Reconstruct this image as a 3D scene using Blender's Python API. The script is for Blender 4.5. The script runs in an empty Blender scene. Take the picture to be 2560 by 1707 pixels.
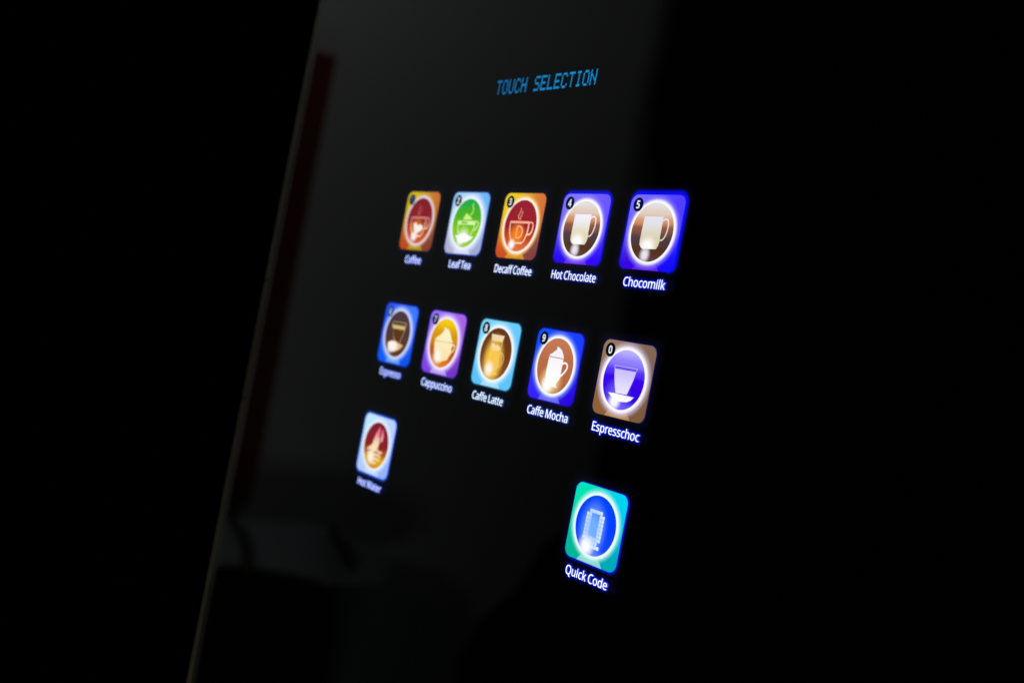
import bpy, math
import numpy as np
from mathutils import Matrix, Vector
from mathutils.geometry import tessellate_polygon

sc = bpy.context.scene
U = 0.03                      # one button pitch in metres
Z0 = 1.4                      # height of the top button row above the floor
W, H = 0.7079, 0.6937         # button tile, in pitches
ROW = [0.0, 1.3605, 2.7012]

# ---------------------------------------------------------------- camera
cam = bpy.data.cameras.new('camera')
cam.lens = 40.53; cam.sensor_width = 36.0; cam.sensor_fit = 'HORIZONTAL'
cam.clip_start = 0.01; cam.clip_end = 50
co = bpy.data.objects.new('camera', cam); sc.collection.objects.link(co)
right = Vector((0.59039, 0.78463, 0.18919)); up = Vector((-0.10954, -0.15435, 0.98193)); back = Vector((0.79965, -0.60044, -0.00518))
m = Matrix((right, up, back)).transposed().to_4x4()
m.translation = Vector((12.0588*U, -7.1126*U, Z0 - 1.6085*U))
co.matrix_world = m
cam.dof.use_dof = True; cam.dof.focus_distance = 0.319; cam.dof.aperture_fstop = 10.4
sc.camera = co

# ---------------------------------------------------------------- world and lamps: a dark room at night
world = bpy.data.worlds.new("World"); sc.world = world; world.use_nodes = True
bg = world.node_tree.nodes['Background']; bg.inputs[0].default_value = (0, 0, 0, 1); bg.inputs[1].default_value = 0
def area(name, loc, target, sx, sy, power, col):
    l = bpy.data.lights.new(name, 'AREA'); l.shape = 'RECTANGLE'; l.size = sx; l.size_y = sy; l.energy = power; l.color = col
    o = bpy.data.objects.new(name, l); sc.collection.objects.link(o); o.location = loc
    o.rotation_euler = (Vector(target) - Vector(loc)).to_track_quat('-Z', 'Y').to_euler()
area('ceiling_lamp', (-0.85, -1.35, 2.6), (-1.9, -1.35, 1.45), 1.5, 0.25, 2.2, (0.97, 1.0, 0.99))
area('wall_lamp', (-1.35, -0.7, 2.45), (-1.9, -0.8, 1.9), 0.3, 0.2, 0.68, (0.97, 1.0, 0.99))
area('lower_wall_fill', (-1.0, -0.40, 0.5), (-1.9, -1.0, 1.1), 0.3, 0.2, 0.9, (0.97, 1.0, 1.0))  # added fill out of view, lifts the lower wall
area('edge_fill', (-0.5, -0.35, 0.75), (-0.106, 0.0, 1.2), 0.12, 0.12, 4.6, (1.0, 0.97, 0.66))  # added fill with no known source, brightens the lower edge trim
sc.view_settings.view_transform = 'Standard'; sc.view_settings.look = 'None'
sc.view_settings.exposure = 0; sc.view_settings.gamma = 1
sc.render.film_transparent = False

# ---------------------------------------------------------------- helpers
def lin(c, k=1.0):
    r = []
    for v in c[:3]:
        v = v / 255.0
        r.append(k * (v / 12.92 if v <= 0.04045 else ((v + 0.055) / 1.055) ** 2.4))
    return (*r, 1.0)

def mesh_obj(name, verts, faces, mat, parent=None, loc=(0, 0, 0)):
    me = bpy.data.meshes.new(name); me.from_pydata([tuple(v) for v in verts], [], [tuple(f) for f in faces]); me.update()
    if mat: me.materials.append(mat)
    o = bpy.data.objects.new(name, me); sc.collection.objects.link(o); o.location = loc
    if parent: o.parent = parent
    return o

def tag(o, **k):
    for a, b in k.items(): o[a] = b
    return o

def box(name, lo, hi, mat, parent=None, bevel=0.0):
    x0, y0, z0 = lo; x1, y1, z1 = hi
    c = Vector(((x0+x1)/2, (y0+y1)/2, (z0+z1)/2))
    v = [Vector(p) - c for p in ((x0,y0,z0),(x1,y0,z0),(x1,y1,z0),(x0,y1,z0),(x0,y0,z1),(x1,y0,z1),(x1,y1,z1),(x0,y1,z1))]
    f = [(0,3,2,1),(4,5,6,7),(0,1,5,4),(1,2,6,5),(2,3,7,6),(3,0,4,7)]
    p = parent.location if parent else Vector((0,0,0))
    o = mesh_obj(name, v, f, mat, parent, c - p)
    if bevel:
        b = o.modifiers.new('bevel', 'BEVEL'); b.width = bevel; b.segments = 3
    return o

def base_mat(name, col=(0,0,0,1), rough=0.02, spec=0.5, metal=0.0, bump=0.0, scale=200.0):
    mt = bpy.data.materials.new(name); mt.use_nodes = True
    nt = mt.node_tree; b = nt.nodes['Principled BSDF']
    b.inputs['Base Color'].default_value = col; b.inputs['Roughness'].default_value = rough
    b.inputs['IOR'].default_value = 1.5; b.inputs['Specular IOR Level'].default_value = spec; b.inputs['Metallic'].default_value = metal
    tc = nt.nodes.new('ShaderNodeTexCoord'); nz = nt.nodes.new('ShaderNodeTexNoise'); nz.inputs['Scale'].default_value = scale
    nz.inputs['Detail'].default_value = 4
    nt.links.new(tc.outputs['Object'], nz.inputs['Vector'])
    if bump:
        bp = nt.nodes.new('ShaderNodeBump'); bp.inputs['Strength'].default_value = bump; bp.inputs['Distance'].default_value = 0.0005
        nt.links.new(nz.outputs['Fac'], bp.inputs['Height']); nt.links.new(bp.outputs['Normal'], b.inputs['Normal'])
    else:
        mr = nt.nodes.new('ShaderNodeMapRange'); mr.inputs['To Min'].default_value = rough * 0.7; mr.inputs['To Max'].default_value = rough * 1.4
        nt.links.new(nz.outputs['Fac'], mr.inputs['Value']); nt.links.new(mr.outputs['Result'], b.inputs['Roughness'])
    return mt

class Screen:
    """node graph of a lit screen element: object coordinates -> tile coordinates u (right) and v (down) -> colour layers"""
    def __init__(s, name, col):
        s.mt = base_mat(name); s.nt = s.mt.node_tree; n = s.nt
        tc = n.nodes.new('ShaderNodeTexCoord'); sp = n.nodes.new('ShaderNodeSeparateXYZ'); n.links.new(tc.outputs['Object'], sp.inputs[0])
        s.u = s.m('MULTIPLY_ADD', sp.outputs['X'], 1/(W*U), 0.5); s.v = s.m('MULTIPLY_ADD', sp.outputs['Z'], -1/(H*U), 0.5)
        s.c = lin(col)
    def m(s, op, a, b=None, c=None):
        n = s.nt.nodes.new('ShaderNodeMath'); n.operation = op
        for i, x in enumerate((a, b, c)):
            if x is None: continue
            if isinstance(x, (int, float)): n.inputs[i].default_value = x
            else: s.nt.links.new(x, n.inputs[i])
        return n.outputs[0]
    def step(s, x, a, b):                       # smoothstep from 0 at a to 1 at b
        n = s.nt.nodes.new('ShaderNodeMapRange'); n.interpolation_type = 'SMOOTHSTEP'
        inv = a > b
        n.inputs['From Min'].default_value = min(a, b); n.inputs['From Max'].default_value = max(a, b)
        n.inputs['To Min'].default_value = 1.0 if inv else 0.0; n.inputs['To Max'].default_value = 0.0 if inv else 1.0
        s.nt.links.new(x, n.inputs['Value']); return n.outputs['Result']
    def mix(s, fac, col, k=1.0):
        n = s.nt.nodes.new('ShaderNodeMix'); n.data_type = 'RGBA'
        f = s.m('MULTIPLY', fac, float(k)) if not isinstance(fac, float) else fac
        if isinstance(f, float): n.inputs[0].default_value = f
        else: s.nt.links.new(f, n.inputs[0])
        for slot, x in ((6, s.c), (7, col)):
            if isinstance(x, tuple): n.inputs[slot].default_value = x if len(x) == 4 else lin(x)
            else: s.nt.links.new(x, n.inputs[slot])
        s.c = n.outputs[2]; return s
    def rad(s, cx, cy, rx, ry):
        a = s.m('MULTIPLY_ADD', s.u, 1/rx, -cx/rx); b = s.m('MULTIPLY_ADD', s.v, 1/ry, -cy/ry)
        return s.m('SQRT', s.m('ADD', s.m('MULTIPLY', a, a), s.m('MULTIPLY', b, b)))
    def spot(s, cx, cy, rx, ry, col, k=1.0, r0=0.2):
        return s.mix(s.step(s.rad(cx, cy, rx, ry), 1.0, r0), col, k)
    def done(s, strength=1.0):
        b = s.nt.nodes['Principled BSDF']
        if isinstance(s.c, tuple): b.inputs['Emission Color'].default_value = s.c
        else: s.nt.links.new(s.c, b.inputs['Emission Color'])
        b.inputs['Emission Strength'].default_value = strength
        return s.mt

def rrect(x0, x1, y0, y1, r, n=8):
    p = []
    for cx, cy, a0 in ((x1-r, y1-r, 0), (x0+r, y1-r, 90), (x0+r, y0+r, 180), (x1-r, y0+r, 270)):
        for i in range(n+1):
            a = math.radians(a0 + 90*i/n); p.append((cx + r*math.cos(a), cy + r*math.sin(a)))
    return p

def tile_xyz(u, v, d):        # tile coordinates -> metres about the tile centre; d = metres in front of the panel
    return ((u-0.5)*W*U, -d, (0.5-v)*H*U)

def flat(name, polys, mat, parent, d, org=None):
    """several flat outlines (each a list of loops, holes allowed) as ONE mesh; each outline a hair in front of the last"""
    V, F = [], []
    for k, loops in enumerate(polys):
        dd = d + k*0.000006
        tris = tessellate_polygon([[Vector((a, b, 0)) for a, b in lp] for lp in loops])
        o = len(V); pts = [q for lp in loops for q in lp]
        for a, b in pts: V.append(tile_xyz(a, b, dd))
        F += [(o+i, o+j, o+l) for i, j, l in tris]
    ob = mesh_obj(name, V, F, mat, parent)
    me = ob.data
    for p in me.polygons:
        if p.normal.y > 0: p.flip()
    return ob

def smooth_line(pts, n=4):
    P = [np.array(p, float) for p in pts]
    if len(P) < 3: return P
    out = []
    for i in range(len(P)-1):
        p0 = P[max(i-1, 0)]; p1 = P[i]; p2 = P[i+1]; p3 = P[min(i+2, len(P)-1)]
        for j in range(n):
            t = j/n
            out.append(0.5*((2*p1)+(p2-p0)*t+(2*p0-5*p1+4*p2-p3)*t*t+(3*p1-p0-3*p2+p3)*t**3))
    out.append(P[-1]); return out

def stroke(w, pts):
    P = smooth_line(pts); L, R = [], []
    for i, p in enumerate(P):
        t = P[min(i+1, len(P)-1)] - P[max(i-1, 0)]; t = t/(np.linalg.norm(t)+1e-9); n = np.array((-t[1], t[0]))*w/2
        L.append(tuple(p+n)); R.append(tuple(p-n))
    return L + R[::-1]

def circle(cx, cy, r, n=96):
    return [(cx + r*math.cos(2*math.pi*i/n), cy + r*math.sin(2*math.pi*i/n)*W/H) for i in range(n)]

# glyph outlines: character -> (advance, loops)
GLYPH = {' ':(208,[]),
'C':(507,[[(323,517),(280,513),(241,502),(206,482),(178,456),(155,423),(139,383),(129,337),(125,286),(131,220),(147,164),(175,117),(213,83),(262,62),(322,55),(359,57),(394,62),(460,78),(460,15),(427,5),(393,-2),(356,-7),(312,-8),(257,-4),(208,8),(166,28),(130,56),(101,90),(78,131),(56,203),(49,287),(53,349),(67,406),(89,456),(120,499),(159,534),(206,559),(261,575),(324,581),(367,578),(409,572),(448,561),(482,547),(453,486),(394,508),(360,515)]]),
'D':(585,[[(536,292),(533,231),(521,177),(501,131),(474,91),(439,58),(399,33),(351,15),(297,4),(237,0),(78,0),(78,573),(254,573),(309,569),(359,558),(404,540),(443,516),(476,484),(502,446),(521,401),(533,350)],[(460,289),(454,359),(435,415),(404,457),(361,487),(308,505),(244,511),(150,511),(150,62),(228,62),(299,68),(357,87),(402,119),(434,164),(454,220)]]),
'E':(446,[[(398,0),(78,0),(78,573),(398,573),(398,509),(150,509),(150,330),(383,330),(383,268),(150,268),(150,63),(398,63)]]),
'H':(594,[[(516,0),(443,0),(443,267),(150,267),(150,0),(78,0),(78,573),(150,573),(150,330),(443,330),(443,573),(516,573)]]),
'L':(420,[[(78,0),(78,573),(150,573),(150,64),(400,64),(400,0)]]),
'M':(727,[[(330,0),(142,502),(139,502),(142,461),(144,407),(144,347),(144,0),(78,0),(78,573),(184,573),(361,103),(364,103),(544,573),(650,573),(650,0),(578,0),(578,352),(579,408),(581,460),(584,501),(581,501),(390,0)]]),
'Q':(626,[[(577,287),(573,221),(559,160),(535,108),(503,64),(461,30),(411,6),(548,-136),(444,-136),(334,-7),(324,-8),(314,-8),(251,-3),(196,13),(151,39),(114,73),(85,116),(65,167),(53,224),(49,288),(56,370),(78,442),(100,482),(130,517),(166,545),(208,565),(258,577),(314,581),(369,577),(417,565),(459,545),(495,517),(524,483),(547,442),(570,370)],[(125,287),(130,220),(145,163),(171,117),(207,83),(255,62),(314,55),(373,62),(420,83),(456,117),(481,163),(496,220),(501,287),(496,354),(481,411),(456,457),(421,491),(373,511),(314,518),(255,511),(207,490),(171,457),(145,411),(130,354)]]),
'T':(446,[[(259,0),(187,0),(187,509),(8,509),(8,573),(437,573),(437,509),(259,509)]]),
'W':(746,[[(735,573),(583,0),(510,0),(399,375),(389,410),(380,443),(373,471),(370,488),(367,471),(361,443),(352,409),(342,373),(234,0),(161,0),(10,573),(85,573),(174,223),(183,186),(190,151),(196,118),(201,87),(206,119),(213,154),(222,191),(232,227),(333,573),(407,573),(512,225),(523,187),(532,151),(538,117),(544,87),(550,129),(560,175),(572,224),(660,573)]]),
'a':(450,[[(231,437),(279,433),(318,422),(347,403),(368,375),(381,338),(385,293),(385,0),(334,0),(320,61),(317,61),(298,40),(279,22),(258,9),(234,-1),(206,-6),(172,-8),(136,-5),(103,6),(75,23),(55,48),(41,80),(37,119),(43,159),(59,192),(87,219),(127,238),(179,251),(243,257),(316,259),(316,285),(310,330),(293,359),(265,375),(227,380),(194,378),(163,370),(106,347),(84,400),(115,414),(151,426),(190,434)],[(252,208),(184,200),(141,182),(118,155),(110,119),(115,87),(132,66),(157,53),(188,49),(238,56),(279,79),(299,103),(311,134),(315,172),(315,210)]]),
'c':(385,[[(241,-8),(187,-2),(139,15),(99,45),(69,87),(50,143),(44,213),(51,284),(71,342),(102,385),(142,415),(191,432),(245,438),(278,436),(309,431),(336,424),(358,415),(337,356),(292,370),(244,376),(204,371),(172,358),(148,335),(131,303),(120,263),(117,213),(120,166),(131,126),(148,94),(172,71),(202,58),(240,53),(273,55),(302,60),(351,78),(351,15),(328,5),(304,-2),(275,-7)]]),
'd':(493,[[(221,-8),(171,-2),(128,17),(92,48),(65,91),(49,146),(44,214),(49,282),(66,338),(93,381),(128,413),(171,432),(221,438),(253,436),(280,429),(303,420),(323,407),(340,391),(354,374),(359,374),(356,405),(354,438),(354,609),(425,609),(425,0),(368,0),(358,58),(354,58),(340,40),(323,24),(303,11),(279,1),(252,-6)],[(232,51),(273,55),(305,67),(328,88),(348,135),(355,200),(355,213),(349,284),(329,336),(306,360),(274,375),(231,379),(196,374),(168,359),(146,334),(124,281),(117,213),(124,144),(146,93),(168,69),(197,55)]]),
'e':(452,[[(234,438),(286,432),(329,414),(364,385),(390,346),(406,299),(411,244),(411,201),(117,201),(122,157),(134,119),(154,90),(181,69),(215,56),(254,52),(293,54),(327,60),(392,82),(392,20),(359,8),(327,-1),(292,-6),(251,-8),(194,-2),(143,17),(101,48),(70,91),(51,146),(44,212),(50,277),(68,333),(96,378),(134,411),(181,431)],[(233,380),(202,377),(175,366),(154,348),(130,309),(119,257),(338,257),(335,292),(326,322),(312,346),(292,364),(266,376)]]),
'f':(276,[[(266,375),(158,375),(158,0),(87,0),(87,375),(12,375),(12,408),(87,432),(87,457),(92,507),(104,547),(124,577),(152,597),(186,609),(227,613),(274,609),(310,599),(292,544),(262,552),(228,556),(197,550),(175,532),(162,502),(158,458),(158,430),(266,430)]]),
'h':(495,[[(139,431),(138,399),(135,370),(140,370),(155,391),(174,407),(196,420),(221,429),(247,435),(273,437),(321,433),(360,421),(391,400),(413,370),(426,330),(431,280),(431,0),(361,0),(361,275),(355,321),(338,353),(308,372),(265,379),(222,374),(189,360),(166,338),(150,308),(142,269),(139,222),(139,0),(68,0),(68,609),(139,609)]]),
'i':(207,[[(139,430),(139,0),(68,0),(68,430)],[(104,591),(119,588),(133,580),(142,566),(145,546),(142,526),(133,512),(119,504),(104,501),(88,504),(75,512),(66,526),(63,546),(66,566),(75,580),(88,588)]]),
'k':(428,[[(138,291),(137,257),(135,221),(138,221),(152,240),(172,264),(189,285),(326,430),(409,430),(235,246),(421,0),(336,0),(187,200),(138,158),(138,0),(68,0),(68,609),(138,609)]]),
'l':(207,[[(139,0),(68,0),(68,609),(139,609)]]),
'm':(750,[[(540,438),(584,434),(621,421),(649,401),(669,371),(681,330),(685,280),(685,0),(615,0),(615,277),(610,321),(594,353),(567,372),(528,379),(490,374),(460,362),(438,342),(418,298),(411,237),(411,0),(342,0),(342,277),(339,308),(332,333),(320,353),(303,367),(281,376),(253,379),(215,374),(185,360),(164,338),(150,308),(141,269),(139,223),(139,0),(68,0),(68,430),(125,430),(136,371),(140,371),(155,392),(173,409),(194,422),(217,431),(241,436),(266,438),(312,433),(349,420),(378,398),(398,366),(402,366),(427,398),(461,420),(499,433)]]),
'n':(495,[[(275,438),(322,434),(361,421),(391,401),(413,371),(426,330),(431,280),(431,0),(361,0),(361,275),(355,321),(338,353),(308,372),(265,379),(222,374),(189,361),(166,338),(146,289),(139,223),(139,0),(68,0),(68,430),(125,430),(136,371),(140,371),(156,392),(175,409),(198,422),(222,431),(248,436)]]),
'o':(485,[[(442,216),(438,165),(428,121),(411,82),(388,51),(359,25),(324,7),(285,-4),(241,-8),(200,-4),(163,7),(129,25),(100,51),(77,82),(59,121),(48,165),(44,216),(50,282),(68,336),(97,380),(137,412),(186,431),(244,438),(299,431),(347,412),(387,380),(417,336),(436,282)],[(117,216),(120,169),(130,128),(147,95),(172,71),(203,56),(243,51),(282,56),(314,71),(339,95),(356,128),(366,169),(369,216),(365,263),(355,303),(338,335),(314,359),(282,374),(242,379),(202,374),(171,359),(147,335),(130,303),(120,263)]]),
'p':(493,[[(273,438),(322,432),(365,413),(401,383),(428,339),(444,284),(449,216),(444,148),(427,93),(401,49),(365,17),(322,-2),(272,-8),(241,-6),(213,1),(190,11),(170,24),(139,55),(134,55),(137,20),(139,-16),(139,-192),(68,-192),(68,430),(126,430),(136,371),(139,371),(153,389),(170,405),(189,419),(213,429),(240,436)],[(260,379),(221,374),(190,362),(167,342),(152,313),(142,275),(139,229),(139,216),(142,167),(150,126),(165,93),(188,70),(220,55),(261,51),(297,56),(326,72),(348,98),(364,131),(373,171),(376,217),(369,283),(348,334),(325,359),(296,374)]]),
'r':(331,[[(269,438),(295,437),(319,433),(310,368),(287,372),(264,374),(240,371),(217,363),(195,351),(176,334),(161,313),(149,289),(141,261),(139,229),(139,0),(68,0),(68,430),(126,430),(134,351),(137,351),(152,374),(170,395),(191,413),(214,426),(240,435)]]),
's':(384,[[(348,119),(343,80),(327,49),(302,24),(268,6),(226,-4),(176,-8),(135,-6),(99,-1),(68,8),(42,19),(42,83),(104,60),(141,52),(178,49),(224,53),(256,66),(274,86),(280,112),(278,128),(271,141),(259,154),(239,167),(174,196),(103,228),(76,245),(57,266),(45,292),(41,324),(46,358),(61,386),(85,408),(137,430),(202,438),(240,436),(275,430),(308,421),(339,409),(315,353),(258,372),(228,378),(197,380),(159,377),(131,366),(114,350),(108,328),(111,312),(119,298),(133,286),(154,274),(219,246),(289,215),(314,197),(333,176),(344,150)]]),
't':(289,[[(212,50),(245,53),(272,59),(272,5),(240,-4),(200,-8),(167,-5),(138,4),(112,20),(91,44),(78,79),(74,125),(74,375),(13,375),(13,409),(75,437),(103,528),(144,528),(144,430),(269,430),(269,375),(144,375),(144,127),(149,93),(163,69),(185,54)]]),
'u':(495,[[(427,430),(427,0),(370,0),(359,57),(356,57),(340,36),(321,20),(298,8),(273,-1),(247,-6),(220,-8),(173,-4),(134,8),(103,29),(81,59),(68,99),(63,148),(63,430),(135,430),(135,153),(141,108),(158,76),(188,57),(230,51),(273,55),(306,69),(330,91),(345,121),(354,160),(357,206),(357,430)]]),
'0':(0,[[(327,44),(291,49),(262,64),(240,88),(219,140),(212,213),(219,284),(240,336),(261,359),(290,373),(325,378),(361,373),(390,359),(412,335),(432,282),(439,209),(437,163),(429,123),(415,90),(394,65),(365,50)],[(325,98),(349,104),(364,125),(372,160),(374,208),(372,256),(365,292),(356,309),(343,319),(325,323),(302,316),(287,294),(278,258),(276,209),(278,160),(287,125),(302,105)]]),
'1':(0,[[(308,48),(308,237),(308,270),(309,301),(296,293),(284,286),(254,269),(224,322),(319,374),(373,374),(373,48)]]),
'2':(0,[[(213,50),(213,97),(292,176),(342,229),(357,254),(363,280),(360,298),(351,311),(338,319),(321,322),(303,320),(286,313),(250,288),(212,332),(246,358),(281,373),(326,378),(370,372),(403,353),(424,324),(431,289),(428,261),(418,236),(404,212),(385,190),(339,147),(297,111),(297,106),(439,106),(439,50)]]),
'3':(0,[[(313,44),(267,49),(221,62),(221,120),(265,105),(308,100),(339,105),(358,121),(364,147),(360,167),(348,180),(326,187),(293,189),(268,189),(268,242),(293,242),(323,245),(344,253),(356,267),(360,286),(357,300),(351,311),(339,319),(320,322),(288,316),(250,299),(220,346),(244,360),(269,370),(296,376),(323,378),(349,376),(372,370),(392,360),(408,345),(419,325),(422,300),(418,274),(406,250),(386,231),(359,220),(359,218),(392,209),(415,194),(427,171),(432,143),(428,112),(416,87),(397,68),(373,55),(344,47)]]),
'4':(0,[[(339,48),(339,116),(208,116),(208,164),(341,374),(402,374),(402,169),(444,169),(444,116),(402,116),(402,48)],[(268,169),(339,169),(339,224),(340,240),(341,263),(342,283),(342,294),(341,294),(332,276),(321,258)]]),
'5':(0,[[(304,44),(262,48),(224,62),(224,121),(265,106),(305,101),(335,106),(352,122),(358,149),(354,174),(342,190),(324,198),(305,201),(278,199),(256,193),(229,207),(242,373),(410,373),(410,316),(301,316),(296,251),(315,254),(331,254),(369,248),(400,229),(421,197),(428,154),(423,120),(411,93),(392,71),(367,56),(337,47)]]),
'6':(0,[[(324,44),(291,48),(263,61),(240,83),(223,113),(212,151),(209,197),(213,251),(226,296),(248,331),(280,356),(320,372),(370,377),(391,376),(409,374),(409,319),(389,322),(368,323),(328,317),(299,298),(281,266),(271,222),(274,222),(287,238),(302,250),(321,257),(344,260),(382,253),(409,232),(426,199),(431,157),(424,110),(403,74),(382,57),(355,47)],[(323,101),(346,107),(360,126),(365,156),(362,177),(355,193),(342,204),(324,207),(306,204),(291,193),(280,176),(277,153),(280,132),(289,116),(304,105)]]),
'7':(0,[[(251,48),(373,317),(218,317),(218,373),(445,373),(445,330),(323,48)]]),
'8':(0,[[(326,44),(283,50),(248,65),(230,82),(220,104),(216,131),(220,157),(230,180),(248,200),(274,218),(252,236),(237,256),(229,277),(226,300),(230,323),(240,342),(256,357),(276,368),(300,375),(326,377),(352,375),(376,369),(396,358),(412,343),(422,323),(425,299),(422,276),(412,255),(396,236),(371,220),(401,200),(420,179),(432,157),(435,133),(432,106),(420,84),(403,67),(381,54),(355,47)],[(326,249),(342,259),(353,270),(359,281),(361,295),(358,307),(351,316),(340,322),(325,324),(312,322),(301,316),(293,307),(291,295),(293,280),(300,268)],[(325,98),(346,100),(360,108),(369,120),(372,135),(369,149),(360,163),(345,176),(323,190),(299,175),(285,156),(280,135),(283,119),(292,108),(306,100)]]),
'9':(0,[[(280,44),(260,45),(242,47),(242,102),(283,98),(325,105),(354,125),(371,157),(380,199),(377,199),(360,179),(337,167),(308,163),(270,170),(243,190),(226,222),(221,264),(228,312),(249,348),(270,365),(296,375),(328,378),(360,374),(388,361),(412,340),(429,310),(439,273),(443,228),(438,172),(425,126),(403,90),(372,65),(331,49)],[(328,215),(345,219),(361,229),(371,245),(375,267),(372,289),(363,306),(348,317),(329,321),(305,315),(291,296),(287,266),(289,244),(297,229),(310,219)]])}
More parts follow.
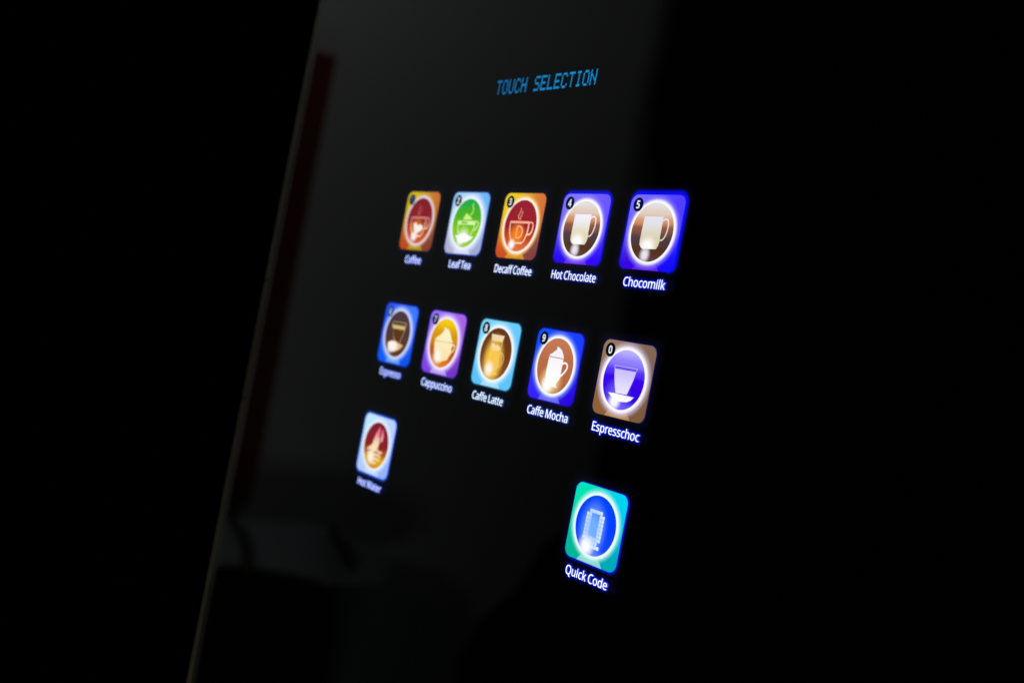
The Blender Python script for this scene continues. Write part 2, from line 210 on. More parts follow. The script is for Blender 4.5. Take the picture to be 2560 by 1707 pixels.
# drawings on the buttons, in tile coordinates
SYM = {'decaff':[('s',0.0271,[(0.244,0.447),(0.471,0.444),(0.708,0.443)]),('s',0.0153,[(0.251,0.454),(0.259,0.554),(0.286,0.634),(0.333,0.714),(0.372,0.76)]),('s',0.0232,[(0.367,0.765),(0.498,0.763),(0.626,0.756)]),('s',0.015,[(0.703,0.448),(0.703,0.579),(0.688,0.655),(0.641,0.748)]),('s',0.0177,[(0.701,0.443),(0.764,0.441),(0.802,0.458),(0.818,0.5),(0.81,0.566),(0.779,0.612),(0.736,0.627),(0.699,0.621)]),('s',0.0132,[(0.714,0.449),(0.714,0.53),(0.707,0.601)]),('s',0.0196,[(0.446,0.516),(0.445,0.602),(0.444,0.683)]),('s',0.0179,[(0.435,0.515),(0.491,0.506),(0.548,0.526),(0.577,0.57),(0.575,0.628),(0.549,0.67),(0.5,0.685),(0.441,0.683)]),('s',0.0107,[(0.459,0.231),(0.461,0.272),(0.434,0.313),(0.423,0.359),(0.457,0.407)]),('s',0.0107,[(0.506,0.276),(0.503,0.321),(0.482,0.362),(0.485,0.409)])],
'leaf':[('s',0.0182,[(0.6,0.171),(0.592,0.217),(0.622,0.272),(0.62,0.313),(0.591,0.348),(0.56,0.367)]),('p',[(0.45,0.335),(0.514,0.363),(0.574,0.391),(0.631,0.422),(0.63,0.438),(0.391,0.445),(0.397,0.414),(0.421,0.377)]),('p',[(0.245,0.464),(0.733,0.457),(0.747,0.521),(0.266,0.526)]),('s',0.0153,[(0.72,0.467),(0.79,0.469),(0.823,0.489),(0.824,0.535),(0.787,0.576),(0.735,0.615)]),('s',0.0128,[(0.277,0.524),(0.285,0.607),(0.327,0.684)]),('s',0.0126,[(0.733,0.515),(0.718,0.601),(0.669,0.69)]),('p',[(0.246,0.705),(0.341,0.702),(0.485,0.655),(0.668,0.708),(0.756,0.709),(0.699,0.757),(0.597,0.802),(0.431,0.827),(0.335,0.781)])],
'hotchoc':[('p',[(0.313,0.292),(0.671,0.289),(0.665,0.314),(0.666,0.545),(0.672,0.622),(0.66,0.672),(0.632,0.718),(0.386,0.725),(0.345,0.703),(0.313,0.668),(0.306,0.604),(0.309,0.447)]),('s',0.018,[(0.672,0.349),(0.689,0.329),(0.727,0.32),(0.762,0.339),(0.777,0.388),(0.778,0.451),(0.762,0.523),(0.738,0.569),(0.705,0.595),(0.674,0.599)])],
'espresso':[('p',[(0.279,0.354),(0.717,0.351),(0.7,0.415),(0.322,0.416)]),('s',0.0094,[(0.331,0.415),(0.372,0.516),(0.449,0.625)]),('s',0.0074,[(0.71,0.402),(0.678,0.502),(0.615,0.645)]),('s',0.0066,[(0.303,0.303),(0.712,0.298),(0.711,0.354)]),('s',0.0066,[(0.303,0.303),(0.286,0.358)]),('p',[(0.247,0.682),(0.324,0.639),(0.466,0.621),(0.626,0.658),(0.743,0.673),(0.658,0.746),(0.529,0.796),(0.443,0.811),(0.33,0.756)])],
'capp':[('p',[(0.45,0.231),(0.491,0.25),(0.564,0.267),(0.63,0.312),(0.669,0.355),(0.69,0.391),(0.723,0.43),(0.728,0.465),(0.266,0.47),(0.266,0.443),(0.299,0.415),(0.364,0.379),(0.431,0.324),(0.462,0.292),(0.456,0.259)]),('p',[(0.245,0.484),(0.733,0.479),(0.746,0.546),(0.759,0.63),(0.717,0.692),(0.678,0.749),(0.554,0.784),(0.469,0.81),(0.376,0.764),(0.321,0.703),(0.269,0.613)]),('s',0.0155,[(0.728,0.493),(0.791,0.494),(0.827,0.513),(0.828,0.555),(0.794,0.599),(0.747,0.624)])],
'latte':[('p',[(0.324,0.21),(0.644,0.211),(0.618,0.309),(0.352,0.314)]),('s',0.0085,[(0.352,0.314),(0.364,0.439),(0.384,0.603),(0.399,0.699),(0.396,0.783)]),('s',0.0075,[(0.618,0.309),(0.611,0.39),(0.601,0.459)]),('s',0.0084,[(0.601,0.457),(0.667,0.475),(0.711,0.513),(0.723,0.575),(0.699,0.64),(0.653,0.683),(0.571,0.701)]),('s',0.0075,[(0.607,0.478),(0.658,0.51),(0.677,0.556),(0.667,0.616),(0.632,0.657),(0.582,0.661)]),('s',0.0075,[(0.607,0.478),(0.587,0.55),(0.582,0.661)]),('s',0.0084,[(0.571,0.701),(0.553,0.733),(0.568,0.77),(0.623,0.788)]),('p',[(0.339,0.794),(0.422,0.77),(0.622,0.786),(0.627,0.803),(0.341,0.817)]),('p',[(0.376,0.349),(0.416,0.344),(0.456,0.379),(0.511,0.364),(0.574,0.384),(0.599,0.42),(0.57,0.445),(0.452,0.457),(0.401,0.442),(0.381,0.388)])],
'mocha':[('p',[(0.469,0.223),(0.521,0.23),(0.586,0.263),(0.616,0.295),(0.642,0.333),(0.661,0.373),(0.344,0.372),(0.35,0.348),(0.399,0.324),(0.444,0.291),(0.48,0.266),(0.485,0.245)]),('p',[(0.341,0.384),(0.656,0.384),(0.656,0.432),(0.655,0.59),(0.651,0.666),(0.597,0.724),(0.595,0.77),(0.648,0.79),(0.545,0.788),(0.347,0.793),(0.339,0.782),(0.384,0.755),(0.346,0.709),(0.333,0.577)]),('s',0.0234,[(0.656,0.447),(0.705,0.429),(0.754,0.448),(0.766,0.489),(0.744,0.534),(0.7,0.586),(0.642,0.637)])],
'esprchoc':[('s',0.0069,[(0.29,0.327),(0.724,0.326)]),('s',0.0069,[(0.292,0.327),(0.301,0.375)]),('s',0.0068,[(0.722,0.326),(0.709,0.366)]),('p',[(0.299,0.369),(0.709,0.365),(0.685,0.474),(0.643,0.591),(0.611,0.677),(0.399,0.68),(0.353,0.573),(0.315,0.455)]),('p',[(0.261,0.694),(0.372,0.689),(0.752,0.692),(0.698,0.744),(0.63,0.773),(0.502,0.785),(0.416,0.783),(0.325,0.736)])],
'hotwater':[('p',[(0.53,0.17),(0.56,0.25),(0.55,0.33),(0.59,0.38),(0.585,0.46),(0.565,0.54),(0.50,0.60),(0.36,0.59),(0.29,0.55),(0.37,0.50),(0.40,0.42),(0.44,0.30)]),
('p',[(0.63,0.19),(0.67,0.26),(0.685,0.34),(0.65,0.42),(0.61,0.36),(0.61,0.27)]),
('s',0.028,[(0.25,0.60),(0.35,0.57),(0.45,0.60),(0.55,0.57),(0.66,0.60),(0.72,0.58)]),('s',0.030,[(0.27,0.665),(0.36,0.64),(0.46,0.67),(0.56,0.64),(0.70,0.665)]),('s',0.028,[(0.30,0.73),(0.38,0.71),(0.47,0.735),(0.57,0.71),(0.68,0.73)]),('s',0.026,[(0.35,0.79),(0.42,0.775),(0.50,0.795),(0.60,0.78)])],
'coffee':[('s',0.0271,[(0.244,0.447),(0.471,0.444),(0.708,0.443)]),('s',0.0153,[(0.251,0.454),(0.259,0.554),(0.286,0.634),(0.333,0.714),(0.372,0.76)]),('s',0.0232,[(0.367,0.765),(0.498,0.763),(0.626,0.756)]),('s',0.015,[(0.703,0.448),(0.703,0.579),(0.688,0.655),(0.641,0.748)]),('s',0.0177,[(0.701,0.443),(0.764,0.441),(0.802,0.458),(0.818,0.5),(0.81,0.566),(0.779,0.612),(0.736,0.627),(0.699,0.621)]),('s',0.0132,[(0.714,0.449),(0.714,0.53),(0.707,0.601)]),('p',[(0.353,0.55),(0.379,0.531),(0.422,0.537),(0.473,0.578),(0.545,0.564),(0.614,0.576),(0.651,0.608),(0.639,0.648),(0.585,0.676),(0.516,0.709),(0.464,0.724),(0.408,0.682),(0.367,0.612)]),('s',0.0107,[(0.459,0.231),(0.461,0.272),(0.434,0.313),(0.423,0.359),(0.457,0.407)]),('s',0.0107,[(0.506,0.276),(0.503,0.321),(0.482,0.362),(0.485,0.409)])],
'choco':[('p',[(0.313,0.292),(0.671,0.289),(0.665,0.314),(0.666,0.545),(0.672,0.622),(0.66,0.672),(0.632,0.718),(0.386,0.725),(0.345,0.703),(0.313,0.668),(0.306,0.604),(0.309,0.447)]),('s',0.018,[(0.672,0.349),(0.689,0.329),(0.727,0.32),(0.762,0.339),(0.777,0.388),(0.778,0.451),(0.762,0.523),(0.738,0.569),(0.705,0.595),(0.674,0.599)])]}

def shape_list(key):
    out = []
    for it in SYM[key]:
        if it[0] == 'p':
            pts = it[1]
            if key in SMOOTH:
                q = smooth_line(pts + [pts[0]], 3)[:-1]; pts = [tuple(x) for x in q]
            out.append([pts])
        else: out.append([stroke(it[1]*1.2, it[2])])
    return out

def text_outlines(txt, u0, u1, vbase, cap):
    """glyph outlines fitted between u0 and u1; one entry per glyph"""
    x = 0; raw = []
    for ch in txt:
        adv, loops = GLYPH[ch]
        if ch == ' ': adv = 165
        adv -= 14 if ch in 'fCac' else 6
        raw.append([[(px + x, py) for px, py in lp] for lp in loops]); x += adv
    xs = [p[0] for g in raw for lp in g for p in lp]; a, b = min(xs), max(xs)
    capf = max(p[1] for lp in GLYPH['H'][1] for p in lp); kx = (u1-u0)/(b-a); ky = cap/capf
    return [[[(u0 + (px-a)*kx, vbase - py*ky) for px, py in lp] for lp in g] for g in raw if g]

def raster(glyphs, us, vs):
    """even-odd coverage of glyph outlines at grid points"""
    A = np.zeros((len(vs), len(us)), bool)
    for g in glyphs:
        allp = np.array([p for lp in g for p in lp])
        iu = np.where((us >= allp[:, 0].min()) & (us <= allp[:, 0].max()))[0]
        iv = np.where((vs >= allp[:, 1].min()) & (vs <= allp[:, 1].max()))[0]
        if not len(iu) or not len(iv): continue
        X, Y = np.meshgrid(us[iu], vs[iv]); ins = np.zeros(X.shape, bool)
        for lp in g:
            for (x0, y0), (x1, y1) in zip(lp, lp[1:] + lp[:1]):
                if y0 == y1: continue
                ins ^= ((y0 > Y) != (y1 > Y)) & (X < (x1-x0)*(Y-y0)/(y1-y0) + x0)
        A[np.ix_(iv, iu)] |= ins
    return A.astype(float)

def blur(A, s, ax):
    r = int(math.ceil(3*s)); k = np.exp(-0.5*(np.arange(-r, r+1)/s)**2); k /= k.sum()
    return np.apply_along_axis(lambda v: np.convolve(v, k, 'same'), ax, A)

# ---------------------------------------------------------------- materials
M_glass = base_mat('black_glass', (0.0006, 0.0006, 0.0007, 1), 0.015, 0.5, scale=30)
M_frame = base_mat('satin_black_frame', (0.008, 0.008, 0.009, 1), 0.16, 0.42, bump=0.05, scale=900)
M_trim = base_mat('olive_grey_edge_strip', (0.42, 0.40, 0.30, 1), 0.28, 0.5, metal=0.6, scale=60)
M_body = base_mat('black_painted_steel', (0.008, 0.008, 0.009, 1), 0.45, 0.4, bump=0.1, scale=500)
M_foot = base_mat('black_rubber', (0.01, 0.01, 0.01, 1), 0.8, 0.3, bump=0.2)
M_wall = base_mat('pale_wall_paint', (0.62, 0.645, 0.63, 1), 0.7, 0.3, bump=0.3, scale=80)
M_post = base_mat('dark_red_wood', (0.20, 0.02, 0.010, 1), 0.55, 0.3, bump=0.3, scale=40)
M_dark = base_mat('black_fabric', (0.002, 0.002, 0.002, 1), 0.9, 0.1, bump=0.4, scale=300)
M_cab = base_mat('charcoal_laminate', (0.22, 0.26, 0.28, 1), 0.6, 0.2, bump=0.1)
M_cush = base_mat('pale_grey_cushion', (0.42, 0.48, 0.50, 1), 0.8, 0.2, bump=0.3)
M_strap = base_mat('dark_brown_strap', (0.08, 0.07, 0.05, 1), 0.7, 0.2, bump=0.2)
M_floor = base_mat('dark_floor', (0.03, 0.028, 0.026, 1), 0.6, 0.3, bump=0.2, scale=50)

# ---------------------------------------------------------------- the room the glass reflects
box('floor', (-2.6, -3.2, -0.05), (1.2, 0.8, 0.0), M_floor)['kind'] = 'structure'
wall = box('wall', (-2.02, -1.84, 0.0), (-1.9, -0.45, 2.75), M_wall); wall['kind'] = 'structure'
po = box('door_post', (-1.9, -0.862, 0.925), (-1.86, -0.775, 1.882), M_post, bevel=0.004)
tag(po, label='tall dark red board fixed on the pale wall, mirrored at the left of the glass', category='board')
def slab(name, yz, x0, x1, mat):
    """an outline in the y-z plane given thickness along x"""
    n = len(yz); cy = sum(p[0] for p in yz)/n; cz = sum(p[1] for p in yz)/n; cx = (x0+x1)/2
    V = [(x-cx, y-cy, z-cz) for x in (x0, x1) for y, z in yz]
    F = [tuple(range(n)), tuple(range(2*n-1, n-1, -1))] + [(i, i+n, (i+1) % n+n, (i+1) % n) for i in range(n)]
    o = mesh_obj(name, V, F, mat, None, Vector((cx, cy, cz)))
    bv = o.modifiers.new('bevel', 'BEVEL'); bv.width = 0.006; bv.segments = 2
    return o
cu = [(-1.722, 2.75), (-1.722, 2.293), (-1.722, 2.194), (-1.715, 2.079), (-1.723, 1.963), (-1.75, 1.806), (-1.77, 1.683), (-1.781, 1.58), (-1.79, 1.373),
      (-1.791, 1.215), (-1.782, 1.111), (-1.74, 0.982), (-1.66, 0.874), (-1.559, 0.77), (-1.483, 0.68), (-1.432, 0.592), (-1.41, 0.45), (-1.40, 0.004)]
V = []; F = []; NC = 40
for y0, z in cu:
    for j in range(NC+1):
        y = y0 - 0.025 + (-3.0-y0)*j/NC; V.append((0.03*math.sin(y*38) + 0.012*math.sin(y*91), y + 2.3, z - 1.4))
for i in range(len(cu)-1):
    for j in range(NC):
        k = i*(NC+1)+j; F.append((k, k+1, k+NC+2, k+NC+1))
cur = mesh_obj('silhouette', V, F, M_dark, None, Vector((-1.84, -2.3, 1.4)))  # made-up sheet, shaped to give the photographer's dark silhouette in the reflection
so = cur.modifiers.new('solid', 'SOLIDIFY'); so.thickness = 0.004
tag(cur, label='added black curtain before the pale wall, mirrored at the right of the glass', category='silhouette')
cb = slab('cabinet', [(-0.50, 0.827), (-0.823, 0.824), (-0.877, 0.816), (-0.961, 0.803), (-0.985, 0.783), (-0.995, 0.753), (-1.016, 0.686), (-1.03, 0.596), (-1.03, 0.003), (-0.50, 0.003)], -1.78, -1.70, M_dark)
tag(cb, label='black covered low cabinet near the pale wall, mirrored at the bottom left of the glass', category='cabinet')
c2 = slab('seat', [(-1.0, 0.80), (-1.12, 0.79), (-1.30, 0.76), (-1.40, 0.70), (-1.43, 0.60), (-1.43, 0.003), (-0.90, 0.003), (-0.90, 0.79)], -1.89, -1.80, M_cab)
tag(c2, label='charcoal rounded seat standing right beside the black low cabinet by the pale wall', category='seat')
bp = bpy.data.objects.new('bench', None); sc.collection.objects.link(bp); bp.location = (-1.75, -0.9, 0.0)
tag(bp, label='pale padded bench back with two dark slanting straps above the black cabinet', category='bench')
def as_part(o):
    o.location = o.location - bp.location; o.parent = bp; return o
as_part(slab('backrest', [(-0.60, 0.906), (-0.78, 0.911), (-0.95, 0.915), (-1.02, 0.90), (-1.124, 0.865), (-1.150, 0.835), (-1.140, 0.802), (-1.0, 0.795), (-0.60, 0.795)], -1.79, -1.72, M_cush))
as_part(slab('strap', [(-0.740, 0.945), (-0.755, 0.945), (-0.768, 0.913), (-0.805, 0.86), (-0.815, 0.822), (-0.795, 0.822), (-0.790, 0.86), (-0.753, 0.913)], -1.717, -1.69, M_strap))
as_part(slab('strap', [(-0.970, 0.927), (-0.983, 0.925), (-1.003, 0.889), (-1.045, 0.839), (-1.036, 0.828), (-1.026, 0.839), (-0.985, 0.889)], -1.717, -1.69, M_strap))
as_part(slab('leg', [(-0.62, 0.0), (-0.66, 0.0), (-0.66, 0.80), (-0.62, 0.80)], -1.84, -1.80, M_strap))
as_part(slab('leg', [(-0.95, 0.0), (-0.99, 0.0), (-0.99, 0.80), (-0.95, 0.80)], -1.84, -1.80, M_strap))

# ---------------------------------------------------------------- the machine
XL, XR = -3.537*U, 9.4*U
machine = bpy.data.objects.new('drinks_machine', None); sc.collection.objects.link(machine)
machine.location = ((XL+XR)/2, 0.2, 0.0)
tag(machine, label='black hot drinks machine with a glowing touch menu on its dark glass front', category='drinks machine')
body = box('body', (XL+0.004, 0.0061, 0.03), (XR-0.004, 0.42, 1.8), M_body, machine, bevel=0.004)
for x in (XL+0.05, XR-0.05):
    for y in (0.05, 0.38):
        box('foot', (x-0.02, y-0.02, 0.0), (x+0.02, y+0.02, 0.0298), M_foot, machine, bevel=0.003)
panel = box('glass_panel', (-3.315*U, 0.0, 0.35), (9.178*U, 0.006, 1.79), M_glass, machine)
box('side_frame', (XL+0.0006, 0.0002, 0.35), (-3.317*U, 0.006, 1.79), M_frame, machine, bevel=0.0002)
box('side_frame', (9.18*U, 0.0002, 0.35), (XR-0.0006, 0.006, 1.79), M_frame, machine, bevel=0.0002)
def edge(x):
    n = 10; V = []; F = []
    r = 0.0007
    for z in (0.35, 1.79):
        for i in range(n):
            a = 2*math.pi*i/n; V.append((r*math.cos(a), r*math.sin(a), z-1.07))
    for i in range(n): F.append((i, (i+1) % n, n+(i+1) % n, n+i))
    F.append(tuple(range(n))[::-1]); F.append(tuple(range(n, 2*n)))
    o = mesh_obj('edge_trim', V, F, M_trim, machine, Vector((x, 0.0007, 1.07)) - machine.location)
    for p in o.data.polygons: p.use_smooth = len(p.vertices) == 4
edge(XL); edge(XR)

# ---------------------------------------------------------------- dot-matrix message
FONT5 = {'T': '11111 00100 00100 00100 00100 00100 00100', 'O': '01110 10001 10001 10001 10001 10001 01110',
 'U': '10001 10001 10001 10001 10001 10001 01110', 'C': '01110 10001 10000 10000 10000 10001 01110',
 'H': '10001 10001 10001 11111 10001 10001 10001', 'S': '01111 10000 10000 01110 00001 00001 11110',
 'E': '11111 10000 10000 11110 10000 10000 11111', 'L': '10000 10000 10000 10000 10000 10000 11111',
 'I': '01110 00100 00100 00100 00100 00100 01110', 'N': '10001 10001 11001 10101 10011 10001 10001'}
def message():
    x0, pitch, y0, hh = 1.425, 0.1152, -1.262, 0.160
    px, py = pitch/6, hh/7
    s = Screen('message_light', (2, 104, 166))
    s.mix(s.step(s.u, -1.2, 1.2), (4, 142, 210)); mt = s.done()
    cx, cy = x0 + pitch*7.5, y0 + hh/2
    root = None
    for i, ch in enumerate('TOUCH SELECTION'):
        if ch == ' ': continue
        V, F = [], []
        rows = FONT5[ch].split()
        for r, row in enumerate(rows):
            c = 0
            while c < 5:
                if row[c] == '1':
                    e = c
                    while e < 4 and row[e+1] == '1': e += 1
                    a, b = x0 + i*pitch + (c+0.1)*px, x0 + i*pitch + (e+0.9)*px
                    t, q = y0 + r*py + py*0.03, y0 + (r+1)*py - py*0.03
                    o = len(V)
                    V += [((a-cx)*U, -0.00003, (cy-t)*U), ((b-cx)*U, -0.00003, (cy-t)*U), ((b-cx)*U, -0.00003, (cy-q)*U), ((a-cx)*U, -0.00003, (cy-q)*U)]
                    F.append((o, o+3, o+2, o+1)); c = e + 1
                else: c += 1
        if root is None:
            w, h = 0.95, 0.115
            root = mesh_obj('message_display', [(-w*U, -0.000008, -h*U), (w*U, -0.000008, -h*U), (w*U, -0.000008, h*U), (-w*U, -0.000008, h*U)],
                            [(0, 1, 2, 3)], base_mat('message_window', (0.0006, 0.0006, 0.0007, 1), 0.015, scale=30), machine,
                            Vector((cx*U, 0, Z0-cy*U)) - machine.location)
            root['label'] = 'narrow display window showing TOUCH SELECTION in blue dot letters'
        mesh_obj('letter', V, F, mt, root)
message()

# ---------------------------------------------------------------- buttons
M_caption = {}
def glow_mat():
    mt = base_mat('painted_halo', (0.0006, 0.0006, 0.0007, 1), 0.015, scale=30)  # bloom and colour fringes around tiles and captions, painted as emission
    n = mt.node_tree; a = n.nodes.new('ShaderNodeAttribute'); a.attribute_name = 'halo_color'
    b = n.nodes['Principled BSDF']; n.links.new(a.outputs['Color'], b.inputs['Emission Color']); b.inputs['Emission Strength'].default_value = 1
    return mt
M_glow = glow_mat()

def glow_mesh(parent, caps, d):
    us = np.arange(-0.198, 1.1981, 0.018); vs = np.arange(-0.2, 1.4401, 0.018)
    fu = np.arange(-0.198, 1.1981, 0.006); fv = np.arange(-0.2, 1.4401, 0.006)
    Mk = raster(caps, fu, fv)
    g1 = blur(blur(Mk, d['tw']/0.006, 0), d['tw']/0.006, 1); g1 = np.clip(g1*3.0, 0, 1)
    sh = int(0.15/0.006); g2 = np.zeros_like(Mk); g2[:, sh:] = Mk[:, :-sh]  # dim shifted copy: the caption's double reflection in the glass, painted in
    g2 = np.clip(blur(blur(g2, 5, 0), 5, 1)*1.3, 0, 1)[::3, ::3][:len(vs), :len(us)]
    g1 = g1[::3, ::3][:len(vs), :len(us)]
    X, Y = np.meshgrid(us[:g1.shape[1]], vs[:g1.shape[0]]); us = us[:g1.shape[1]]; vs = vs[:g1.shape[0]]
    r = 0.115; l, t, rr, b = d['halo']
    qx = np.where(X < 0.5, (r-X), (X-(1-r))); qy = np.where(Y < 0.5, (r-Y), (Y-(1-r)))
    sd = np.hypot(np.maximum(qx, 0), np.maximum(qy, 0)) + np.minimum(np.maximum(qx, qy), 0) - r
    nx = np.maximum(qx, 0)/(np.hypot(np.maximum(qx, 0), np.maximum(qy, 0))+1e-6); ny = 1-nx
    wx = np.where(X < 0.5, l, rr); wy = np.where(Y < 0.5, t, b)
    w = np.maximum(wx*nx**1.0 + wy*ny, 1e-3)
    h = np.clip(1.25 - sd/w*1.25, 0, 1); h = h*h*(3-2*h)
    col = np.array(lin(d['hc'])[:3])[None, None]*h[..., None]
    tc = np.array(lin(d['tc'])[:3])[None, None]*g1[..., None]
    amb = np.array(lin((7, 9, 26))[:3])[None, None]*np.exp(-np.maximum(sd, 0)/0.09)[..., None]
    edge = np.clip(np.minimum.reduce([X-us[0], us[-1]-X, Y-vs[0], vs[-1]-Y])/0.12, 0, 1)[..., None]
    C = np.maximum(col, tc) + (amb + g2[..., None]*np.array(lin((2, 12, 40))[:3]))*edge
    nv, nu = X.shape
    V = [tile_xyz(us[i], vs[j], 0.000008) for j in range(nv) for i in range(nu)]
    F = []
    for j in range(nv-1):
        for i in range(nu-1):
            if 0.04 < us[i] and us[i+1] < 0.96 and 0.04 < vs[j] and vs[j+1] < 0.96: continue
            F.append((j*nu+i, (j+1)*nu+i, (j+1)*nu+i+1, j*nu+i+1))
    o = mesh_obj('painted_glow', V, F, M_glow, parent)  # sheet carrying the painted halo colours
    at = o.data.color_attributes.new('halo_color', 'FLOAT_COLOR', 'POINT')
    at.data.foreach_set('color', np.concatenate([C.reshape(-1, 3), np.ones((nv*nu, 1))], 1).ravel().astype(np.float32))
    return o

def digit(ch):
    loops = GLYPH[ch][1]; P = [p for lp in loops for p in lp]
    x0 = min(p[0] for p in P); x1 = max(p[0] for p in P); y0 = min(p[1] for p in P); y1 = max(p[1] for p in P)
    k = 0.108/(y1-y0)
    return [[(0.148 + (x-(x0+x1)/2)*k*0.92, 0.135 - (y-(y0+y1)/2)*k) for x, y in lp] for lp in loops]

def button(key, cx_, row, d):
    loc = Vector(((cx_+W/2)*U, 0, Z0 - (ROW[row]+H/2)*U)) - machine.location
    # tile
    TL, TR, BL, BR = d['corners']
    s = Screen(key+'_tile', TL)
    s.mix(s.step(s.u, 0.1, 0.95), TR); top = s.c
    s.c = lin(BL); s.mix(s.step(s.u, 0.1, 0.95), BR); bot = s.c
    s.c = top; s.mix(s.step(s.v, 0.1, 0.95), bot)
    s.mix(s.step(s.rad(0.5, 1.145, 0.285, 0.285), 1.0, 0.985), d['fan'], d.get('fk', 0.5))
    rr = s.rad(0.497, 0.497, 1.0, 1.0)
    s.mix(s.step(rr, 0.40 + d.get('rw', 0.11), 0.40), d.get('haze', d['ring']), 0.9)
    s.mix(s.step(rr, 0.425 + d.get('rw', 0.11)*0.3, 0.400), d['ring'])
    mt = s.done(d.get('k', 1.0))
    lp = rrect(0, 1, 0, 1, 0.118)
    root = mesh_obj('menu_button', [tile_xyz(a, b, 0.00010) for a, b in lp], [tuple(range(len(lp)))], mt, machine, loc)
    if root.data.polygons[0].normal.y > 0: root.data.polygons[0].flip()
    root['label'] = d['label']
    # disc
    s = Screen(key+'_disc', d['disc'][0][1])
    for (a, ca), (b, cb_) in zip(d['disc'], d['disc'][1:]):
        va, vb = 0.115 + a*0.77, 0.115 + b*0.77
        s.mix(s.step(s.v, va, vb), cb_)
    for sp in d['spots']: s.spot(*sp)
    flat('disc', [[circle(0.497, 0.497, 0.386)]], s.done(d.get('k', 1.0)), root, 0.00016)
    # picture
    a, b, ca, cb_ = d['sym']
    s = Screen(key+'_picture', ca); s.mix(s.step(s.v, a, b), cb_)
    for sp in d.get('sspots', []): s.spot(*sp)
    for sp in d['spots']:
        if sp[5] > 0.85: s.spot(*sp[:5], sp[5]*0.8)
    flat('picture', shape_list(key), s.done(d.get('k', 1.0)), root, 0.00022)
    for kind, pts, col in d.get('extra', []):
        s = Screen(key+'_detail', col); flat('picture_detail', [[pts]], s.done(), root, 0.00032)
    # badge
    if d.get('num'):
        s = Screen(key+'_badge', d.get('bc', (3, 4, 10)))
        flat('number_badge', [[circle(0.148, 0.135, 0.094, 32)]], s.done(), root, 0.00018)
        s = Screen(key+'_number', d.get('nc', (235, 245, 255)))
        flat('number', [digit(d['num'])], s.done(), root, 0.00024)
    # caption
    u0, u1 = d['cap']
    caps = text_outlines(d['text'], u0, u1, 1.232, 0.120)
    s = Screen(key+'_caption', d.get('cc', (235, 245, 255)))
    flat('caption', caps, s.done(1.45), root, 0.00022)
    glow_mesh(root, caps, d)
    return root

WT = (255, 255, 255)
D = {}
D['coffee'] = dict(at=(0, 0), num='1', text='Coffee', cap=(0.295, 0.78), corners=((214, 190, 22), (205, 115, 50), (190, 72, 25), (135, 62, 50)),
  ring=(225, 218, 246), haze=(236, 205, 120), fan=(205, 190, 20), rw=0.09, disc=((0, (132, 28, 36)), (0.45, (140, 28, 36)), (0.68, (190, 70, 18)), (1, (216, 92, 40))),
  spots=((0.45, 0.62, 0.24, 0.22, (228, 120, 30), 0.8), (0.41, 0.77, 0.13, 0.12, WT, 1.0)), sym=(0.38, 0.66, (212, 110, 112), (255, 225, 190)),
  sspots=((0.49, 0.62, 0.17, 0.15, (255, 244, 235), 1.0, 0.8),), halo=(0.02, 0.02, 0.02, 0.02), hc=(50, 40, 20), tw=0.012, tc=(40, 80, 210), cc=(205, 215, 255), bc=(10, 16, 30), nc=(70, 120, 230), k=0.95,
  label='yellow and orange Coffee button with a heart cup on a red disc, number 1')
D['leaf'] = dict(at=(1, 0), num='2', text='Leaf Tea', cap=(0.228, 0.822), corners=((160, 212, 250), (110, 182, 245), (178, 178, 212), (160, 170, 212)),
  ring=(238, 244, 255), haze=(226, 236, 255), fan=(236, 240, 255), rw=0.15, disc=((0, (10, 172, 72)), (0.3, (72, 178, 36)), (0.7, (132, 202, 20)), (1, (158, 206, 66))),
  spots=((0.47, 0.70, 0.20, 0.18, (220, 245, 190), 0.8), (0.40, 0.77, 0.13, 0.14, WT, 0.9)), sym=(0.3, 0.62, (190, 240, 100), (226, 250, 190)),
  sspots=((0.45, 0.76, 0.34, 0.17, WT, 1.0, 0.8),), halo=(0.02, 0.012, 0.02, 0.02), hc=(50, 80, 200), tw=0.012, tc=(40, 80, 190), cc=(222, 232, 255), bc=(6, 12, 22),
  extra=(('p', [(0.36, 0.478), (0.53, 0.478), (0.53, 0.512), (0.36, 0.512)], (120, 196, 40)),),
  label='pale blue Leaf Tea button with a green disc and white cup, number 2')
D['decaff'] = dict(at=(2, 0), num='3', text='Decaff Coffee', cap=(0.07, 0.985), corners=((240, 208, 25), (215, 115, 55), (205, 78, 32), (128, 64, 66)),
  ring=(255, 246, 240), haze=(255, 214, 110), fan=(250, 184, 12), rw=0.10, disc=((0, (150, 30, 48)), (0.5, (155, 26, 38)), (0.7, (196, 62, 22)), (1, (226, 110, 62))),
  spots=((0.45, 0.64, 0.25, 0.24, (246, 134, 22), 0.9), (0.37, 0.79, 0.11, 0.11, WT, 1.0)), sym=(0.4, 0.62, (255, 172, 148), (255, 240, 205)),
  halo=(0.01, 0.01, 0.01, 0.01), hc=(40, 35, 20), tw=0.010, tc=(10, 70, 170), cc=(236, 244, 255), 
  label='yellow and orange Decaff Coffee button with a letter D cup on a red disc, number 3')
mugdisc = ((0, (228, 225, 228)), (0.17, (226, 206, 192)), (0.31, (214, 150, 108)), (0.44, (140, 84, 66)), (0.62, (78, 58, 68)), (0.82, (82, 50, 30)), (1, (92, 62, 62)))
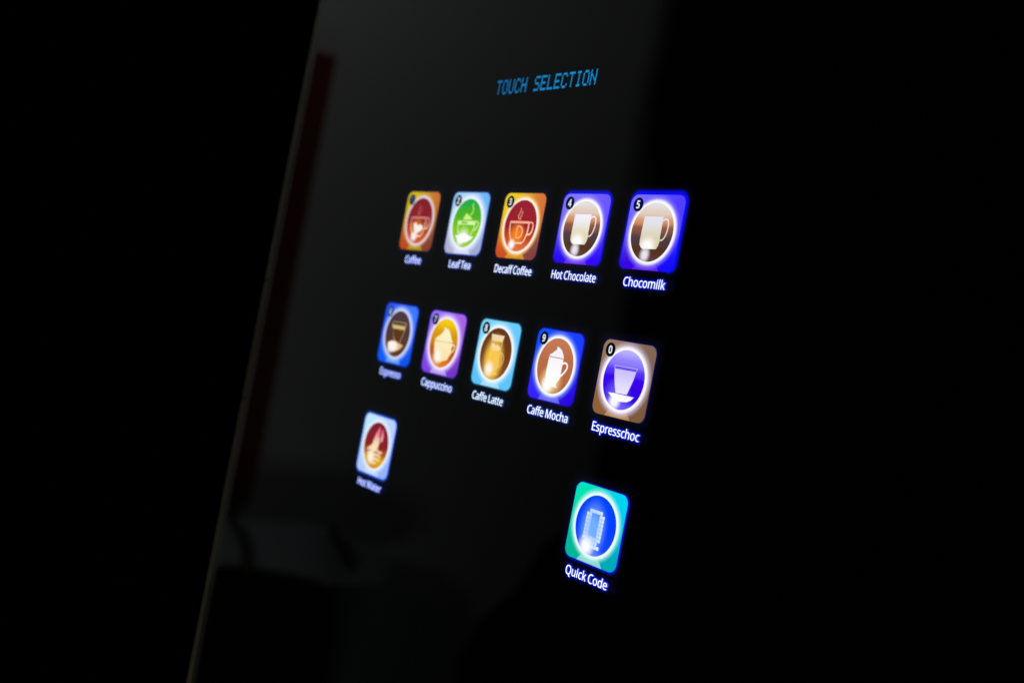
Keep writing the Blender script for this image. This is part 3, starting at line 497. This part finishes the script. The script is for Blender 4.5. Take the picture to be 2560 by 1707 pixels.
D['hotchoc'] = dict(at=(3, 0), num='4', text='Hot Chocolate', cap=(0.045, 1.0), corners=((125, 118, 255), (108, 86, 255), (44, 0, 240), (50, 0, 248)),
  ring=WT, haze=(160, 140, 255), fan=(142, 62, 246), rw=0.12, disc=mugdisc, spots=((0.44, 0.80, 0.12, 0.14, (235, 228, 238), 1.0),),
  sym=(0.3, 0.62, (242, 240, 252), (228, 216, 182)), sspots=((0.46, 0.69, 0.19, 0.17, WT, 0.95),), halo=(0.02, 0.065, 0.045, 0.004), hc=(0, 8, 228), tw=0.012, tc=(0, 30, 185), bc=(4, 8, 52),
  label='purple Hot Chocolate button with a plain mug on a brown disc, number 4')
D['choco'] = dict(D['hotchoc'], at=(4, 0), num='5', text='Chocomilk', cap=(0.145, 0.925), corners=((118, 108, 255), (84, 62, 255), (58, 0, 225), (20, 12, 252)),
  halo=(0.04, 0.085, 0.075, 0.006), hc=(0, 5, 235), tc=(0, 20, 230), tw=0.016, fan=(130, 50, 245), bc=(3, 5, 70), sym=(0.3, 0.62, (228, 228, 238), (220, 210, 178)),
  label='purple Chocomilk button with a plain mug on a brown disc, number 5')
D['espresso'] = dict(at=(0, 1), num='6', text='Espresso', cap=(0.175, 0.835), corners=((40, 90, 255), (55, 120, 255), (0, 92, 246), (0, 84, 236)),
  ring=(206, 220, 255), haze=(170, 190, 255), fan=(112, 200, 255), rw=0.12, disc=((0, (76, 54, 62)), (0.45, (78, 52, 58)), (0.7, (88, 52, 34)), (1, (96, 54, 30))),
  spots=((0.36, 0.74, 0.15, 0.13, (255, 245, 245), 1.0),), sym=(0.36, 0.7, (212, 188, 112), (226, 190, 140)), sspots=((0.38, 0.72, 0.26, 0.14, (255, 244, 235), 1.0, 0.4),),
  extra=(('p', [(0.335, 0.425), (0.70, 0.425), (0.61, 0.60), (0.57, 0.63), (0.455, 0.61), (0.38, 0.52)], (92, 53, 20)),), halo=(0.04, 0.02, 0.035, 0.03), hc=(0, 60, 220), tw=0.012, tc=(30, 60, 200), cc=(190, 205, 250), bc=(5, 40, 90), nc=(190, 215, 255),
  label='bright blue Espresso button with a small glass on a dark brown disc, number 6')
D['capp'] = dict(at=(1, 1), num='7', text='Cappuccino', cap=(0.088, 0.962), corners=((150, 118, 255), (168, 98, 232), (128, 66, 228), (120, 50, 196)),
  ring=(244, 236, 255), haze=(214, 190, 255), fan=(226, 196, 255), rw=0.13, disc=((0, (246, 206, 4)), (0.35, (216, 150, 0)), (0.7, (188, 84, 10)), (1, (228, 124, 12))),
  spots=((0.42, 0.70, 0.22, 0.2, (252, 220, 150), 0.6), (0.40, 0.72, 0.15, 0.15, WT, 0.95)), sym=(0.3, 0.8, (250, 242, 200), (252, 226, 170)), halo=(0.03, 0.015, 0.02, 0.02), hc=(70, 50, 200), tw=0.012, tc=(40, 80, 190), cc=(214, 226, 255), bc=(12, 8, 14), nc=(190, 210, 250),
  label='violet Cappuccino button with a cream topped cup on a golden disc, number 7')
D['latte'] = dict(at=(2, 1), num='8', text='Caffe Latte', cap=(0.122, 0.9), corners=((122, 212, 255), (104, 202, 255), (92, 194, 250), (94, 196, 250)),
  ring=(244, 250, 250), haze=(190, 235, 255), fan=(206, 240, 255), rw=0.13, disc=((0, (100, 52, 20)), (0.4, (112, 58, 18)), (1, (140, 78, 24))),
  spots=((0.46, 0.60, 0.30, 0.46, (250, 200, 76), 1.0, 0.35), (0.40, 0.74, 0.15, 0.16, (252, 244, 232), 1.0)), sym=(0.3, 0.6, (240, 218, 180), (250, 206, 128)), sspots=((0.46, 0.40, 0.15, 0.09, (250, 246, 228), 1.0, 0.7),),
  halo=(0.025, 0.02, 0.02, 0.015), hc=(0, 110, 130), tw=0.011, tc=(20, 70, 150), cc=(228, 244, 250), bc=(2, 16, 14),
  label='sky blue Caffe Latte button with a tall handled glass on an amber disc, number 8')
D['mocha'] = dict(at=(3, 1), num='9', text='Caffe Mocha', cap=(0.08, 0.978), corners=((0, 80, 255), (22, 62, 255), (52, 32, 245), (42, 0, 226)),
  ring=WT, haze=(130, 160, 255), fan=(140, 128, 255), rw=0.12, disc=((0, (196, 120, 84)), (0.5, (184, 106, 68)), (1, (176, 100, 62))),
  spots=((0.46, 0.72, 0.30, 0.26, (255, 226, 150), 0.85), (0.40, 0.79, 0.17, 0.17, WT, 1.0)), sym=(0.3, 0.7, (246, 242, 250), WT), halo=(0.015, 0.012, 0.03, 0.012), hc=(20, 0, 200), tw=0.013, tc=(0, 50, 190), cc=(238, 248, 255),
  label='deep blue Caffe Mocha button with a cream topped tall mug on a tan disc, number 9')
D['esprchoc'] = dict(at=(4, 1), num='0', text='Espresschoc', cap=(0.078, 0.982), corners=((152, 118, 88), (130, 102, 86), (142, 96, 52), (124, 90, 60)),
  ring=WT, haze=(220, 205, 235), fan=(218, 168, 84), rw=0.13, disc=((0, (186, 176, 255)), (0.2, (144, 128, 255)), (0.36, (84, 50, 246)), (0.48, (58, 0, 234)), (0.8, (48, 0, 222)), (1, (112, 98, 255))),
  spots=((0.42, 0.72, 0.30, 0.28, (120, 96, 255), 0.8), (0.40, 0.80, 0.15, 0.14, WT, 0.95)), sym=(0.35, 0.66, (202, 192, 255), (232, 226, 255)), sspots=((0.46, 0.77, 0.4, 0.12, (252, 250, 255), 1.0, 0.6),),
  halo=(0.01, 0.02, 0.015, 0.006), hc=(10, 10, 90), tw=0.016, tc=(0, 20, 228), bc=(6, 6, 20), cc=(240, 250, 255),
  label='tan Espresschoc button with a tapered glass on a purple disc, number 0')
D['hotwater'] = dict(at=(0, 2), text='Hot Water', cap=(0.14, 0.905), corners=((190, 228, 255), (182, 208, 255), (178, 204, 255), (148, 174, 255)),
  ring=(232, 244, 255), haze=(214, 230, 255), fan=(222, 232, 255), fk=0.5, rw=0.12, disc=((0, (128, 24, 50)), (0.5, (140, 28, 32)), (0.66, (176, 90, 20)), (0.8, (224, 170, 10)), (1, (212, 148, 20))),
  spots=((0.40, 0.70, 0.16, 0.18, (252, 244, 220), 0.95),), sym=(0.25, 0.5, (236, 112, 142), (248, 222, 180)), halo=(0.05, 0.04, 0.04, 0.05), hc=(10, 80, 215), tw=0.013, tc=(40, 70, 210), cc=(200, 214, 255),
  label='pale lilac Hot Water button with steam over a bowl on a red and yellow disc')
D['quick'] = dict(at=(4, 2), text='Quick Code', cap=(0.098, 0.914), corners=((0, 226, 182), (0, 212, 240), (0, 182, 150), (0, 168, 186)),
  ring=(240, 254, 255), haze=(180, 250, 240), fan=(194, 246, 246), rw=0.10, disc=((0, (0, 70, 255)), (0.5, (0, 64, 252)), (0.85, (20, 70, 248)), (1, (90, 120, 250))),
  spots=((0.45, 0.56, 0.31, 0.46, (118, 184, 255), 0.9, 0.15), (0.39, 0.79, 0.19, 0.19, WT, 1.0)), sym=(0.3, 0.8, (236, 246, 255), (248, 252, 255)), halo=(0.012, 0.008, 0.045, 0.035), hc=(0, 8, 205), tw=0.017, tc=(0, 15, 226), cc=(240, 250, 255),
  label='turquoise Quick Code button with a pixel letter Q on a blue disc, without a number')
Q = ['.#####.', '##...##', '##...##', '##...##', '##...##', '##...##', '##...##', '##.####', '.#####.', '....###']
SYM['quick'] = []
for r, rowt in enumerate(Q):
    for c, chh in enumerate(rowt):
        if chh == '#':
            a, b = 0.303 + c*0.0495, 0.298 + r*0.0500
            SYM['quick'].append(('p', [(a, b), (a+0.0455, b), (a+0.0455, b+0.0455), (a, b+0.0455)]))
SMOOTH = {'coffee', 'capp', 'hotwater'}
for k, d in D.items(): button(k, d['at'][0], d['at'][1], d)
